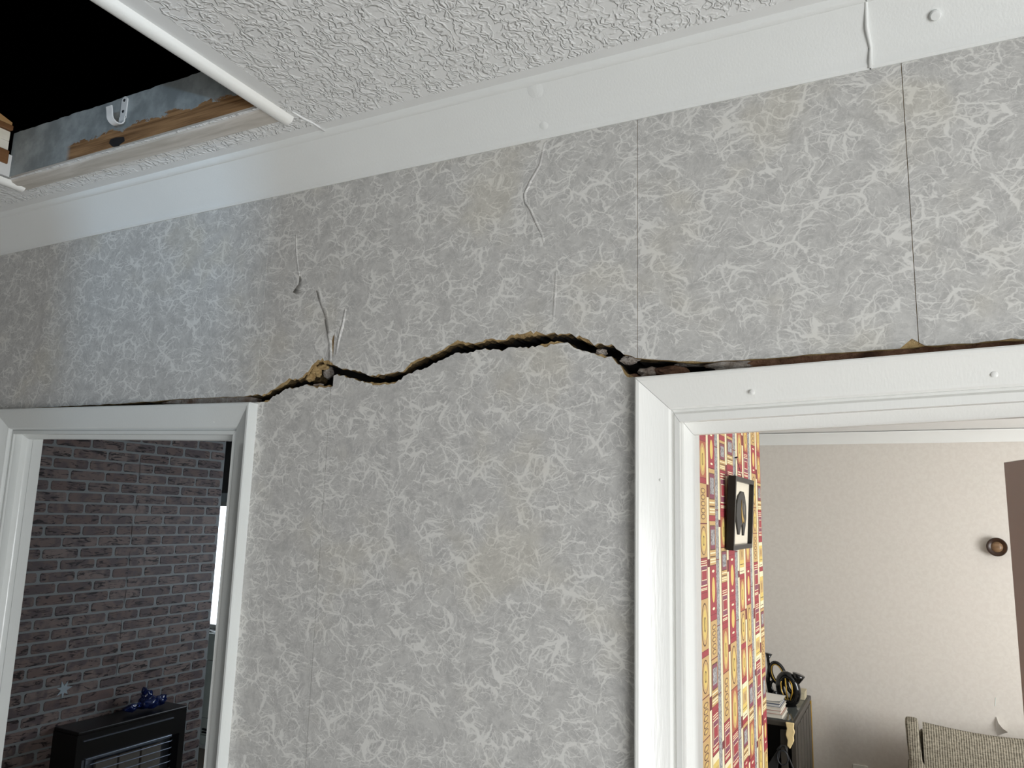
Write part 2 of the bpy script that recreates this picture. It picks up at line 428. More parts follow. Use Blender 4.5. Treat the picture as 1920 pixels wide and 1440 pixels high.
for i in range(len(SEAMS)-1):
    a, b = SEAMS[i]+.0004, SEAMS[i+1]-.0004
    ol = wavy(max(a, up[0][0]), min(b, up[-1][0]), upP)
    if a < up[0][0]: ol = [(a, ol[0][1])] + ol
    if b > up[-1][0]: ol = ol + [(b, ol[-1][1])]
    if abs(SEAMS[i+1]+.854) < 1e-6:                            # torn sliver beside the seam
        ol[-1] = (wz(625.5, 684)[0], ol[-1][1])
        ol += [wz(624, 668), wz(623, 650), wz(622.5, 638), wz(625, 630), wz(628.5, 624)]
    ol += [(b, TOPZ-.002), (a, TOPZ-.002)]
    paper_strip(ol, .0005 if i % 2 else .0)
for a, b, yo in ((PL, -.8545, 0), (-.8535, PR, .0005)):
    p0 = wavy(a, b, [(PL, loP[0][1])] + loP + [(PR, loP[-1][1])])
    paper_strip(p0 + [(b, .02), (a, .02)], yo)
for a, b in ((-2.6, -1.77), (.51, 1.69)): paper_strip(side_outline(a, b, .02, .0012), 0)

# lifted flaps and wrinkles of the paper
def flap(edge, hinge, lift):
    mb = MB(); k = len(edge)
    E_ = [on('y', -lift, *p) for p in edge]; H = [on('y', -PT-.0002, *p) for p in hinge]
    Md = [(e*.5 + h*.5) + Vector((0, lift*.25, 0)) for e, h in zip(E_, H)]
    mb.grid([E_, Md, H], 0); mb.grid([[e + Vector((0, .0006, 0)) for e in E_], E_], 0)
    o = mb.build('torn_paper_flap', M['paper'], smooth=True); adopt(wall, o); return o
flap([(562,518),(560,532),(549,548),(556,552),(566,551)], [(566,518),(576,530),(582,538),(580,545),(572,550)], .0018)
flap([(593,545),(599,566),(604,580),(611,598),(609,602),(613,624),(615,636)], [(603,545),(610,566),(616,580),(622,598),(622,602),(625,624),(622,638)], .0028)
flap([(613,626),(617,640),(618,660),(617,676)], [(623,622),(622.5,640),(623,655),(623,676)], .0045)
def ridge(pts, w, h):
    mb = MB(); rows = []
    P = [Vector((on('y', 0, *p).x, 0, on('y', 0, *p).z)) for p in pts]
    for i, p in enumerate(P):
        t = (P[min(i+1, len(P)-1)] - P[max(0, i-1)]).normalized(); n = Vector((t.z, 0, -t.x))
        k = math.sin(math.pi*(i+.35)/(len(P)-.3)); row = []
        for j in range(7):
            u = -1 + j/3
            row.append(p + n*w*u + Vector((0, -PT-.0004 - h*k*(1-u*u)**1.5 + (.0012 if abs(u) > .99 else 0), 0)))
        rows.append(row)
    mb.grid(rows, 0); o = mb.build('paper_wrinkle', M['paper'], smooth=True); adopt(wall, o)
def dense(pts, n=5):
    out = []
    for (a, b), (c, d) in zip(pts, pts[1:]): out += [(a+(c-a)*k/n, b+(d-b)*k/n) for k in range(n)]
    return out + [pts[-1]]
ridge(dense([(1023,263),(1013,310),(996,340),(985,365),(986,380),(995,392),(1005,415),(1017,440),(1023,462)]), .0030, .0024)
ridge(dense([(1044,500),(1041,560),(1038,605)]), .003, .0006)
ridge(dense([(649,578),(644,610),(636,640),(631,665)]), .0035, .0024)
ridge(dense([(556,440),(557,480),(562,518)]), .002, .0006)

# loose plaster, brick ends and the lintel showing in the crack
def lump(name, px, py, y, rx, ry, rz, mat, seed, parent=wall):
    r2 = random.Random(seed); bm = bmesh.new(); bmesh.ops.create_icosphere(bm, subdivisions=3, radius=1)
    c0 = on('y', y, px, py)
    from mathutils import noise as nz
    for v in bm.verts:
        d = 1 + .45*nz.noise(v.co*1.6 + Vector((seed*3.1, 0, 0))) + .18*nz.noise(v.co*5 + Vector((0, seed, 0)))
        v.co = Vector((v.co.x*rx*d, v.co.y*ry*d, v.co.z*rz*d)) + c0
    me = bpy.data.meshes.new(name); bm.to_mesh(me); bm.free(); me.materials.append(mat)
    o = bpy.data.objects.new(name, me); COL.objects.link(o); adopt(parent, o); return o
lump('plaster_chunk', 583, 707, .010, .008, .008, .008, M['plaster'], 1)
lump('plaster_chunk', 594, 696, .012, .010, .008, .010, M['plaster'], 2)
lump('plaster_chunk', 607, 688, .014, .010, .008, .006, M['plaster'], 13)
lump('plaster_chunk', 600, 712, .028, .013, .010, .009, M['core'], 3)
lump('plaster_chunk', 616, 699, .026, .009, .010, .010, M['rubble'], 4)
lump('plaster_chunk', 598, 722, .006, .010, .006, .0025, M['rubble'], 14)
lump('plaster_chunk', 1128, 661, .010, .0075, .010, .0055, M['rubble'], 5)
lump('plaster_chunk', 1182, 675, .010, .013, .010, .006, M['rubble'], 6)
lump('brick_fragment', 1216, 699, .008, .014, .010, .007, M['rubble'], 7)
lump('brick_fragment', 1254, 698, .014, .024, .012, .009, M['redrubble'], 8)
lump('brick_fragment', 1312, 682, .020, .030, .010, .004, M['rubble'], 9)
lump('brick_fragment', 1372, 687, .008, .030, .010, .008, M['rubble'], 10)
lump('brick_fragment', 1424, 686, .012, .024, .010, .008, M['redrubble'], 11)
lump('plaster_chunk', 1190, 708, .012, .012, .008, .005, M['redrubble'], 12)
br = MB()
e0 = on('y', .002, 1405, 688); e1 = on('y', .002, 2500, 610)
n = 40; topv = [e0.lerp(e1, k/n) for k in range(n+1)]; r2 = random.Random(5)
rowA = [p + Vector((0, r2.uniform(0, .004), -.03)) for p in topv]; rowB = [p + Vector((0, r2.uniform(0, .006), .022 + r2.uniform(-.002, .002))) for p in topv]
br.grid([rowA, rowB]); br.grid([rowB, [p + Vector((0, .03, 0)) for p in rowB]])
adopt(wall, br.build('brick_lintel', M['redrubble']))
pl = MB()                                                      # bare plaster lip above the door on the left
a0 = [wz(300, 756), wz(465, 757), wz(468, 744), wz(400, 744), wz(330, 747)]
pl.prism(a0, .003, .03, lambda a, b, h: (a, h, b)); adopt(wall, pl.build('plaster_lip', M['rubble']))

# ------------------------------------------------------------------ cove
def cove_len(x0, x1):
    mb = MB(); prof = [(.0, 2.569), (-.006, 2.567), (-.009, 2.570), (-.010, 2.576)]
    for k in range(1, 8):
        t = k/8; y = -.010 - t*.048; z = 2.576 + t*.052 + .006*math.sin(math.pi*t)*-1*-.6
        prof.append((y - .0*t, z))
    prof += [(-.0565, 2.6275), (-.0590, 2.6262), (-.0625, 2.6270), (-.0655, 2.6300), (-.067, ZC), (0, ZC)]
    mb.grid([[(x0, y, z) for y, z in prof], [(x1, y, z) for y, z in prof]])
    mb.face([(x0, y, z) for y, z in prof]); mb.face([(x1, y, z) for y, z in prof][::-1])
    return mb.build('cove_length', M['cove'], auto=.6)
cv = empty('trim_1', (0, 0, 2.57)); struct(cv, 'white painted plaster cove along the ceiling')
XJ = -.012
adopt(cv, cove_len(-2.6, XJ-.001), cove_len(XJ+.001, 1.6))
mb = MB(); mb.tube([(XJ, -.007, 2.568), (XJ+.002, -.020, 2.588), (XJ-.001, -.036, 2.605), (XJ, -.055, 2.627), (XJ, -.064, ZC)], [.003, .0022, .0028, .002, .002], 8)
adopt(cv, mb.build('filler_seam', M['cove'], smooth=True))
p = on('y', -.036, 1757, 73); nrm = Vector((0, -.72, -.69))
mb = MB(); q = nrm.to_track_quat('Z', 'Y').to_matrix().to_4x4(); q.translation = Vector((p.x, -.0345, 2.602))
mb.lathe([(0, .0032), (.005, .003), (.0062, .0015), (.0065, -.003)], 16, q); adopt(cv, mb.build('nail_cap', M['cove'], auto=.6))
for k, (px, py, s_) in enumerate([(1003,168,.010),(1020,238,.006)]):
    d = ray(px, py); t = 0
    # meet the sloping face of the cove: z - 2.576 = -1.08*(y+.010)
    P0 = CAM; tt = (2.576 - 1.083*.010 - P0.z - 1.083*P0.y) / (d.z + 1.083*d.y)
    c0 = P0 + d*tt
    mb = MB(); q = nrm.to_track_quat('Z', 'Y').to_matrix().to_4x4(); q.translation = c0 + nrm*-.001
    mb.lathe([(0, .0014), (s_*.4, .0012), (s_*.8, .0008), (s_*1.3, .0001)], 14, q); adopt(cv, mb.build('paint_blister', M['cove'], smooth=True))

mb = MB(); mb.tube([(HX1+.034, -.135, ZC), (HX1+.036, -.11, ZC), (HX1+.040, -.09, ZC), (HX1+.043, -.066, ZC-.002)], [.0018, .0022, .0016, .002], 8)
adopt(ceil, mb.build('filler_seam', M['ceil'], smooth=True))
# ------------------------------------------------------------------ loft hatch
ht = empty('loft_hatch', (-1.2, -.5, ZC)); struct(ht, 'open loft hatch with worn painted timber frame')
mb = MB(); r2 = random.Random(11); n = 60                     # far rail, ragged top edge
xs = [HX0-.005 + (HX1+.02-HX0)*k/n for k in range(n+1)]
top = [2.735 + r2.uniform(-.0012, .0012) for _ in xs]
mb.grid([[(x, -.168, 2.640) for x in xs], [(x, -.168, 2.688) for x in xs], [(x, -.168, z) for x, z in zip(xs, top)], [(x, -.13, z) for x, z in zip(xs, top)]])
adopt(ht, mb.build('hatch_rail', M['rail']))
mb = MB(); prof = [(-.1672, 2.650), (-.1665, 2.643), (-.160, 2.633), (-.148, 2.630), (-.140, 2.6325), (-.126, 2.631), (-.119, 2.6365)]
xs = [HX0-.032 + (HX1+.016-HX0+.032)*k/40 for k in range(41)]
rows = [[(x, y + (.0004*math.sin(x*40) if i == 0 else 0), z) for i, (y, z) in enumerate(prof)] for x in xs]
mb.grid(rows); adopt(ht, mb.build('hatch_trim', M['barewhite'], auto=.7))
def bead(x, w, y0, y1):
    mb = MB(); prof = [(x - w/2, ZC+.012), (x - w/2 - .001, ZC-.002)]
    for k in range(9):
        a = math.pi*k/8; prof.append((x - w/2*math.cos(a), ZC-.003 - .008*math.sin(a)))
    prof += [(x + w/2 + .001, ZC)]
    mb.grid([[(px_, y0, z) for px_, z in prof], [(px_, y1, z) for px_, z in prof]])
    mb.face([(px_, y1, z) for px_, z in prof]); mb.face([(px_, y0, z) for px_, z in prof])
    return mb.build('hatch_bead', M['gloss'], auto=.7)
adopt(ht, bead(HX1+.011, .024, -1.0, -.120), bead(HX0-.014, .022, -1.0, -.132))
adopt(ht, bx('hatch_rail', HX1, HX1+.03, -1.0, -.168, ZC+.004, 2.735, M['barewhite']))
adopt(ht, bx('hatch_rail', HX0, HX1, -.98, HY0, ZC+.004, 2.735, M['barewhite']))
for z0, z1, dx, mt in ((2.6385,2.6475,-.012,'brownwood'),(2.6475,2.663,-.006,'creamwood'),(2.664,2.692,.004,'brownwood'),(2.693,2.713,-.002,'creamwood'),(2.7135,2.734,-.002,'creamwood'),(2.735,2.745,.006,'brownwood')):
    adopt(ht, bx('packing_batten', HX0-.04, HX0+dx, -.98, -.176, z0, z1, M[mt], bevel=.0008, seg=1))
mb = MB(); mb.prism([(-.178, 2.746), (-.178, 2.752), (-.42, 2.83), (-.98, 2.83), (-.98, 2.746)], HX0-.045, HX0+.003, lambda a, b, h: (h, a, b)); adopt(ht, mb.build('packing_batten', M['tanwood']))
p = on('y', -.169, 218, 268)
mb = MB(); mb.prism([wz(205+dx, 269+dy, -.169) for dx, dy in ((0,0),(2,-7),(12,-11),(27,-12),(28,-5),(16,4),(6,6))], -.1695, -.167, lambda a, b, h: (a, h, b)); adopt(ht, mb.build('tar_patch', M['dark']))
# hook
hk = empty('metal_hook', (-1.24, -.17, 2.70)); tag(hk, 'white metal strap hook screwed to the open hatch rail', 'hook')
mb = MB(); cx, w, z0, z1 = -1.236, .0075, 2.690, 2.7335; ol = []
for k in range(9): a = math.pi*k/8; ol.append((cx + w*math.cos(a), z1-w + w*math.sin(a)))
ol += [(cx - w, z0), (cx + w, z0)]
mb.prism(ol, -.1712, -.1685, lambda a, b, h: (a, h, b)); adopt(hk, mb.build('hook_plate', M['whitemetal'], auto=.6))
mb = MB(); rows = []
path = [(-.1712, 2.693), (-.1715, 2.686)]
for k in range(11): a = math.pi*k/10; path.append((-.1835 + .0122*math.cos(a), 2.686 - .0125*math.sin(a)))
path += [(-.1966, 2.692), (-.1985, 2.700)]
for k, (y, z) in enumerate(path):
    y2, z2 = path[min(k+1, len(path)-1)]; y1, z1_ = path[max(k-1, 0)]; ty, tz = y2-y1, z2-z1_; L = math.hypot(ty, tz); ny, nz_ = -tz/L*.0012, ty/L*.0012
    rows.append([(cx-w, y-ny, z-nz_), (cx+w, y-ny, z-nz_), (cx+w, y+ny, z+nz_), (cx-w, y+ny, z+nz_)])
mb.grid(rows, 0, True); mb.face(rows[-1]); adopt(hk, mb.build('hook_strap', M['whitemetal'], auto=.8))
for z in (2.7255, 2.7035):
    mb = MB(); q = Matrix.Translation((cx, -.1712, z)) @ Matrix.Rotation(math.radians(90), 4, 'X'); mb.lathe([(0, .0012), (.0022, .001), (.003, 0), (.003, -.001)], 12, q); adopt(hk, mb.build('screw', M['dark'], auto=.6))

# ------------------------------------------------------------------ door frames
ARCH = [(0, .0), (0, -.0195), (.002, -.021), (.006, -.0208), (.009, -.0185), (.036, -.0075), (.041, -.0060), (.0435, -.003), (.0435, .002)]
def frame(name, c, depth, label, mat, hs=1.0):
    # c: outer corners bottom-left, top-left, top-right, bottom-right in (x, z)
    LIN = [(.0425, .0025), (.0455, .0025), (.0475, -.0005), (.054, -.001), (.0545, .003), (.0530, .006), (.0530, depth*.30), (.0555, depth*.34), (.0605, depth*.40), (.0625, depth*.46), (.0625, depth*.60), (.0600, depth*.64), (.0600, depth), (.052, depth), (.03, depth)]
    P = [Vector((a, b)) for a, b in c]
    def inward(i):
        d = (P[i+1] - P[i]).normalized(); return Vector((d.y, -d.x))
    nn = [inward(0), inward(1), inward(2)]
    def corner(i, u, head=None):
        head = u if head is None else head
        if i == 0: return P[0] + nn[0]*u
        if i == 3: return P[3] + nn[2]*u
        a, b = (nn[0], nn[1]) if i == 1 else (nn[2], nn[1]); return P[i] + a*u + b*head
    d = empty(name, (c[0][0], 0, 0)); struct(d, label)
    for prof, nm in ((ARCH, 'architrave'), (LIN, 'lining')):
        for i in range(3):
            mb = MB(); g = .0003
            A = []; B = []
            for u, y in prof:
                hd = .0435 + (u-.0435)*hs if u > .0435 else u; a = corner(i, u, hd); b = corner(i+1, u, hd); t = (b-a).normalized()*g
                a = a + t; b = b - t
                A.append((a.x, y, a.y)); B.append((b.x, y, b.y))
            mb.grid([A, B]); mb.face(A); mb.face(B[::-1])
            adopt(d, mb.build(('head_' if i == 1 else 'jamb_') + nm, mat, auto=.5))
    return d
LFR = frame('door_1', [(-1.785, 0), (-1.785, 2.1965), (-1.017, 2.1805), (-1.0195, 0)], .062, 'white gloss painted frame of the doorway into the brick papered room', M['gloss_shaded'])
RFR = frame('door_2', [(-.3190, 0), (-.3170, 2.1855), (.500, 2.2075), (.500, 0)], .082, 'white painted frame of the wide doorway into the cream room', M['gloss'], 1.55)
def dab(par, px, py, y, s_, mat, name='paint_blob'):
    c0 = on('y', y, px, py); mb = MB(); q = Matrix.Translation(c0) @ Matrix.Rotation(math.radians(90), 4, 'X')
    mb.lathe([(0, .0006), (s_*.4, .0005), (s_*.9, -.0004)], 10, q); adopt(par, mb.build(name, mat, smooth=True))
for px, py, y, s_ in ((1410,736,-.014,.004),(1865,702,-.012,.004),(1238,900,-.011,.002)): dab(RFR, px, py, y, s_, M['gloss'])
for px, py, y, s_ in ((401,791,-.009,.002),(447,832,-.009,.002)): dab(LFR, px, py, y, s_, M['gloss'])
# open leaf of the doorway on the right
lf = empty('door_3', (.425, .095, 0)); struct(lf, 'taupe flush door leaf standing open at the right edge')
L = .795; ang = math.atan2(.83-.095, .207-.425)
mb = MB(); mb.box(0, L, -.018, .018, .01, 2.13); q = mb.build('door_leaf', M['taupe'], bevel=.001, seg=1)
hn = MB()
for z in (.3, 1.85): hn.tube([(0, .02, z-.05), (0, .02, z+.05)], .006, 10)
hg = hn.build('hinge', M['steel']); kn = MB(); kn.tube([(L-.07, -.06, 1.0), (L-.07, .06, 1.0)], [.024, .024], 12); kb = kn.build('door_knob', M['gold'])
for o in (q, hg, kb): o.parent = lf
lf.rotation_euler.z = ang

# ------------------------------------------------------------------ right-hand room
XB, YB = -.70, 3.36
rb = struct(bx('wall_far', -1.7, 2.7, 5.0, 5.1, 0, ZC, M['cream']), 'plain cream papered wall of the far room')
r_ = MB()
for a in ((.07,2.05,0,ZC),(3.75,5.1,0,ZC),(2.05,3.75,0,.85),(2.05,3.75,2.15,ZC)): r_.box(2.5, 2.6, a[0], a[1], a[2], a[3])
struct(r_.build('wall_far_right', M['cream']))
bw = struct(bx('wall_chimney', -.98, XB, .07, YB, 0, ZC, M['darkwall']), 'side of a chimney breast papered with printed book spines')
struct(bx('wall_alcove', -1.70, -1.45, YB-.1, 5.1, 0, ZC, M['cream']))
cvb = MB(); prof = [(5.0, 2.558), (4.992, 2.557), (4.988, 2.563), (4.972, 2.585), (4.952, 2.606), (4.935, 2.622), (4.928, 2.6265), (4.922, ZC), (5.0, ZC)]
cvb.grid([[(-1.6, y, z) for y, z in prof], [(2.5, y, z) for y, z in prof]]); cvb.face([(-1.6, y, z) for y, z in prof])
struct(cvb.build('trim_2', M['cove'], auto=.7), 'white cove at the top of the cream wall')
# printed book-spine paper
BC = [('print_base', (112, 44, 48)), ('print_red', (158, 58, 66)), ('print_rust', (172, 98, 72)), ('print_gold', (196, 162, 108)), ('print_cream', (232, 222, 186)),
      ('print_grey', (150, 148, 148)), ('print_yellow', (216, 190, 108)), ('print_line', (98, 70, 48)), ('print_plum', (132, 70, 88))]
BM = []
for nme, c in BC:
    BM.append(plain(nme, c, .6, .12, 90))
t = NT('print_marbled'); v = t.noise(t.coord((1, 60, 30)), 2.2, 5, .8, 1.5).outputs['Fac']
t.set(.6, .3, 0, t.mix(t.smooth(v, .42, .58), srgb(88, 86, 88), srgb(190, 190, 190))); BM[5] = t.mat
pr = MB(); r2 = random.Random(21)
def q4(y0, y1, z0, z1, lv, mi):
    x = XB + .0004 + lv*.0003; pr.face([(x, y0, z0), (x, y1, z0), (x, y1, z1), (x, y0, z1)], mi)
def ell(yc, zc, ry, rz, lv, mi, n=18):
    x = XB + .0004 + lv*.0003; pr.face([(x, yc + ry*math.cos(2*math.pi*k/n), zc + rz*math.sin(2*math.pi*k/n)) for k in range(n)], mi)
def frame4(y0, y1, z0, z1, w, lv, mi, inner):
    q4(y0, y1, z0, z1, lv, mi); q4(y0+w, y1-w, z0+w, z1-w, lv+1, inner)
def spine(y0, y1, z0, z1):
    w, h = y1-y0, z1-z0; yc, zc = (y0+y1)/2, (z0+z1)/2; g = .002; k = r2.choice((0, 0, 1, 1, 2, 3, 4, 4, 5, 6))
    if k == 0:
        q4(y0+g, y1-g, z0+g, z1-g, 1, 1); ell(yc, zc, w*.24, h*.26, 2, 6)
        for s_ in (-1, 1): ell(yc, zc+s_*h*.38, w*.2, h*.03, 2, 4, 8)
    elif k == 1:
        q4(y0+g, y1-g, z0+g, z1-g, 1, 2); ell(yc, zc, w*.38, h*.44, 2, 3); ell(yc, zc, w*.25, h*.33, 3, 6); ell(yc, zc, w*.09, h*.17, 4, 7); ell(yc, zc, w*.05, h*.13, 5, 6)
    elif k == 2:
        q4(y0+g, y1-g, z0+g, z1-g, 1, 3); ell(yc, zc, w*.42, h*.42, 2, 7); ell(yc, zc, w*.37, h*.39, 3, 3); ell(yc, zc, w*.26, h*.30, 4, 6); ell(yc, zc, w*.12, h*.15, 5, 7); ell(yc, zc, w*.08, h*.11, 6, 6)
    elif k == 3:
        q4(y0+g, y1-g, z0+g, z1-g, 1, 4); q4(y0+.008, y1-.008, z0+h*.2, z1-h*.15, 2, 6); q4(y0+.016, y1-.016, z0+h*.42, z1-h*.26, 3, 3); q4(yc-.004, yc+.006, z0+h*.5, z1-h*.33, 4, 7)
        q4(y0+.012, y1-.02, z0+h*.08, z0+h*.1, 2, 7); q4(y0+.012, y1-.012, z0+h*.28, z0+h*.3, 3, 7)
    elif k == 4:
        q4(y0+g, y1-g, z0+g, z1-g, 1, 1); frame4(y0+.010, y1-.010, z0+h*.2, z1-h*.2, .004, 2, 4, 8); frame4(y0+.02, y1-.02, z0+h*.36, z1-h*.34, .003, 4, 4, 1)
        for s_ in (.08, .12, .84, .9): q4(y0+.012, y1-.014, z0+h*s_, z0+h*(s_+.025), 2, 4)
    elif k == 5:
        q4(y0+g, y1-g, z0+g, z1-g, 1, 3); frame4(y0+.008, y1-.01, z0+h*.34, z1-h*.1, .004, 2, 7, 8); q4(y0+.022, y1-.022, z0+h*.45, z1-h*.2, 4, 5)
        for s_ in (.06, .12, .18, .26): q4(y0+.008, y1-.01, z0+h*s_, z0+h*(s_+.03), 2, 4 if s_ != .18 else 7)
    else:
        q4(y0+g, y1-g, z0+g, z1-g, 1, 3)
        for s_ in (.1, .25, .42, .58, .74): ell(yc, z0+h*(s_+.07), w*.3, h*.07, 2, 7, 10); ell(yc, z0+h*(s_+.07), w*.24, h*.05, 3, 3, 10); ell(yc, z0+h*(s_+.07), w*.1, h*.025, 4, 6, 8)
q4(.07, YB, .0, ZC-.0, 0, 0)
y = 1.55; col = 0
while y < YB-.005:
    w = r2.choice((.112, .124, .132, .118)); z = .35 + r2.random()*.15
    y1 = min(y+w, YB)
    while z < ZC:
        h = r2.choice((.13, .155, .175, .145, .19)); z1 = min(z+h, ZC)
        if y1 - y > .03: spine(y, y1, z, z1)
        else: q4(y, y1, z, z1, 1, 3)
        z = z1
        if r2.random() < .5: q4(y, y1, z, min(z+.02, ZC), 1, 1); z += .02
    y = y1; col += 1
    if y > YB-.005: break
    if col % 2 == 0:
        w2 = r2.choice((.058, .066)); z = .3; 
        while z < ZC:
            z1 = min(z + r2.choice((.2, .3, .26)), ZC); q4(y, min(y+w2, YB), z, z1-.004, 1, 5); z = z1 
        y += w2
    if y > YB-.039: break
    z = .3 + r2.random()*.2
    while z < ZC:
        z1 = min(z + r2.choice((.24, .3, .36)), ZC); q4(y, y+.034, z, z1, 1, 4); q4(y+.034, y+.039, z, z1, 1, 7); z = z1 + r2.choice((0, .03, .05))
    y += .039
adopt(bw, pr.build('book_print_wallpaper', BM, weld=False))

# picture
pf = empty('picture_frame', (XB+.03, 2.62, 2.03)); tag(pf, 'black box frame with a dark cut shape, hung on book spine wallpaper', 'picture')
PW, PH, PD = .225, .158, .032
def pbox(nm, y0, y1, z0, z1, x0, x1, mt): 
    o = bx(nm, x0, x1, y0, y1, z0, z1, mt); o.parent = pf; return o
pbox('frame_side', -PW, -PW+.02, -PH, PH, -PD/2, PD/2, M['black']); pbox('frame_side', PW-.02, PW, -PH, PH, -PD/2, PD/2, M['black'])
pbox('frame_rail', -PW+.02, PW-.02, PH-.02, PH, -PD/2, PD/2, M['black']); pbox('frame_rail', -PW+.02, PW-.02, -PH, -PH+.02, -PD/2, PD/2, M['black'])
pbox('mount_board', -PW+.02, PW-.02, -PH+.02, PH-.02, -PD/2, -PD/2+.012, plain('cream_mount', (222, 214, 196), .8, .03, 30))
charcoal = plain('charcoal_card', (62, 60, 58), .7, .1, 30)
head = [(-.02,.098),(.03,.098),(.07,.075),(.105,.03),(.115,-.02),(.10,-.06),(.075,-.10),(.055,-.10),(.04,-.055),(.02,-.045),(.0,-.055),(-.03,-.095),(-.055,-.095),(-.085,-.06),(-.12,-.01),(-.115,.035),(-.085,.075)]
mb = MB(); mb.prism(head, -.004, .004, lambda a, b, h: (h, a, b)); o = mb.build('cut_card_shape', charcoal); o.parent = pf; card = o
mb = MB(); mb.prism([(-.015,.06),(-.005,.02),(.03,-.015),(.055,-.03),(.06,-.045),(.035,-.035),(.02,-.045),(-.005,-.02),(-.02,.02)], .0041, .006, lambda a, b, h: (h, a, b)); o = mb.build('gold_leaf_shape', M['gold']); o.parent = card
mb = MB(); mb.prism([(.03,.05),(.07,.03),(.075,.0),(.05,-.01),(.03,.015)], .0041, .005, lambda a, b, h: (h, a, b)); o = mb.build('grey_petal_shape', plain('mid_grey_card', (104, 100, 94), .7, .1, 30)); o.parent = card
mb = MB(); mb.tube([(-.012, -.10, PH-.01), (-.028, -.02, PH+.09), (-.028, .0, PH+.09), (-.012, .10, PH-.01)], .0012, 6); o = mb.build('hanging_cord', M['dark']); o.parent = pf
mb = MB(); mb.tube([(-.034, -.01, PH+.091), (-.020, -.01, PH+.095)], .003, 8); o = mb.build('nail', M['dark']); o.parent = pf
pf.rotation_euler = (0, math.radians(3), 0)

# cabinet
cb = empty('display_cabinet', (-.95, 4.55, 0)); tag(cb, 'black cabinet with gilt edging and panelled side in the alcove', 'cabinet')
CX0, CX1, CY0, CY1, CT = -1.35, -.655, 4.12, 4.95, .815
ck = plain('ebonised_wood', (62, 58, 52), .4, .12, 20)
adopt(cb, bx('side_panel', CX1-.03, CX1-.006, CY0+.02, CY1, .05, CT-.03, ck), bx('side_panel', CX0, CX0+.03, CY0+.02, CY1, .05, CT-.03, ck), bx('back_panel', CX0, CX1-.03, CY1-.02, CY1, .05, CT-.03, ck),
      bx('shelf', CX0+.03, CX1-.03, CY0+.04, CY1-.02, .36, .38, ck), bx('plinth', CX0, CX1-.01, CY0+.03, CY1, 0, .05, ck))
tp = bx('cabinet_top', CX0-.01, CX1, CY0-.01, CY1, CT-.03, CT, ck, bevel=.006); adopt(cb, tp)
spn = [o for o in cb.children if o.name.startswith('side_panel')][0]
for k in range(5):
    y = CY0 + .10 + k*.145; adopt(spn, bx('side_slat', CX1-.007, CX1-.001, y, y+.12, .09, CT-.045, ck, bevel=.002, seg=1))
mb = MB(); mb.box(CX1-.012, CX1+.002, CY1-.022, CY1+.002, .0, CT-.03); adopt(cb, mb.build('gilt_edge', M['gold'], bevel=.003))
gs = [(CX1-.055, CT), (CX1-.006, CT), (CX1-.010, CT-.03), (CX1-.004, CT-.05), (CX1-.012, CT-.075), (CX1-.010, CT-.10), (CX1-.022, CT-.125), (CX1-.034, CT-.148), (CX1-.050, CT-.13), (CX1-.046, CT-.10), (CX1-.056, CT-.07), (CX1-.048, CT-.035)]
mb = MB(); mb.prism(gs, CY0-.030, CY0-.011, lambda a, b, h: (a, h, b)); adopt(cb, mb.build('gilt_scroll', plain('pale_gilt', (238, 214, 160), .35, .15, 60), bevel=.004))
adopt(cb, bx('door_stile', CX1-.09, CX1-.05, CY0-.006, CY0+.014, .05, CT-.05, ck, bevel=.003))
glass = NT('dark_glass'); glass.b.inputs['Transmission Weight'].default_value = .85; glass.set(.02, .5, 0, (.6, .66, .64, 1))
adopt(cb, bx('glass_top', CX0+.02, CX1-.02, CY0+.01, CY1-.02, CT, CT+.005, glass.mat))
CT2 = CT + .006
# papers and magazines
mats = [plain('magazine_%d' % i, c, .5, .08, 40) for i, c in enumerate(((196, 190, 176), (170, 120, 108), (214, 208, 196), (60, 74, 104), (120, 126, 128), (206, 204, 200)))]
z = CT2; r2 = random.Random(4)
names = ['lowest cream magazine of the stack on the cabinet', 'rust edged magazine low in the stack on the cabinet', 'pale magazine in the middle of the stack on the cabinet', 'navy backed book near the top of the stack on the cabinet', 'grey book just under the loose papers on the cabinet']
for i in range(5):
    th = (.022, .02, .018, .016, .014)[i]; x1 = CX1 - .075 - .006*(i % 2) - .004*i; y0 = CY0 + .015 + .006*i
    t = empty('magazine', (x1-.15, y0+.12, z)); tag(t, names[i], 'magazine' if i < 3 else 'book')
    adopt(t, bx('cover', x1-.30, x1, y0, y0+.22, z, z+.0018, mats[i]), bx('page_block', x1-.297, x1-.004, y0+.003, y0+.217, z+.0018, z+th-.0018, mats[2 if i != 3 else 5]), bx('cover', x1-.30, x1, y0, y0+.22, z+th-.0018, z+th, mats[i])); z += th + .0002
pp = MB(); rows = []
for a in range(9):
    rows.append([(CX1-.37 + .28*b/8 + .01*a/8, CY0+.03 + .2*a/8, z + .002 + .006*math.sin(a*.7+b*.5)**2) for b in range(9)])
pp.grid(rows); tag(pp.build('loose_paper', plain('white_paper', (226, 222, 214), .8, .04, 20), smooth=True), 'crumpled white paper lying on top of the magazine stack', 'paper')
bxo = empty('small_box', (-.70, 4.80, CT2)); tag(bxo, 'small pale wooden box at the back corner of the cabinet', 'box')
bm_ = plain('pale_box_wood', (188, 178, 150), .7, .1, 30)
adopt(bxo, bx('box_body', -.745, -.672, 4.74, 4.86, CT2, CT2+.04, bm_, bevel=.002), bx('box_lid', -.747, -.670, 4.738, 4.862, CT2+.0402, CT2+.052, bm_, bevel=.002))
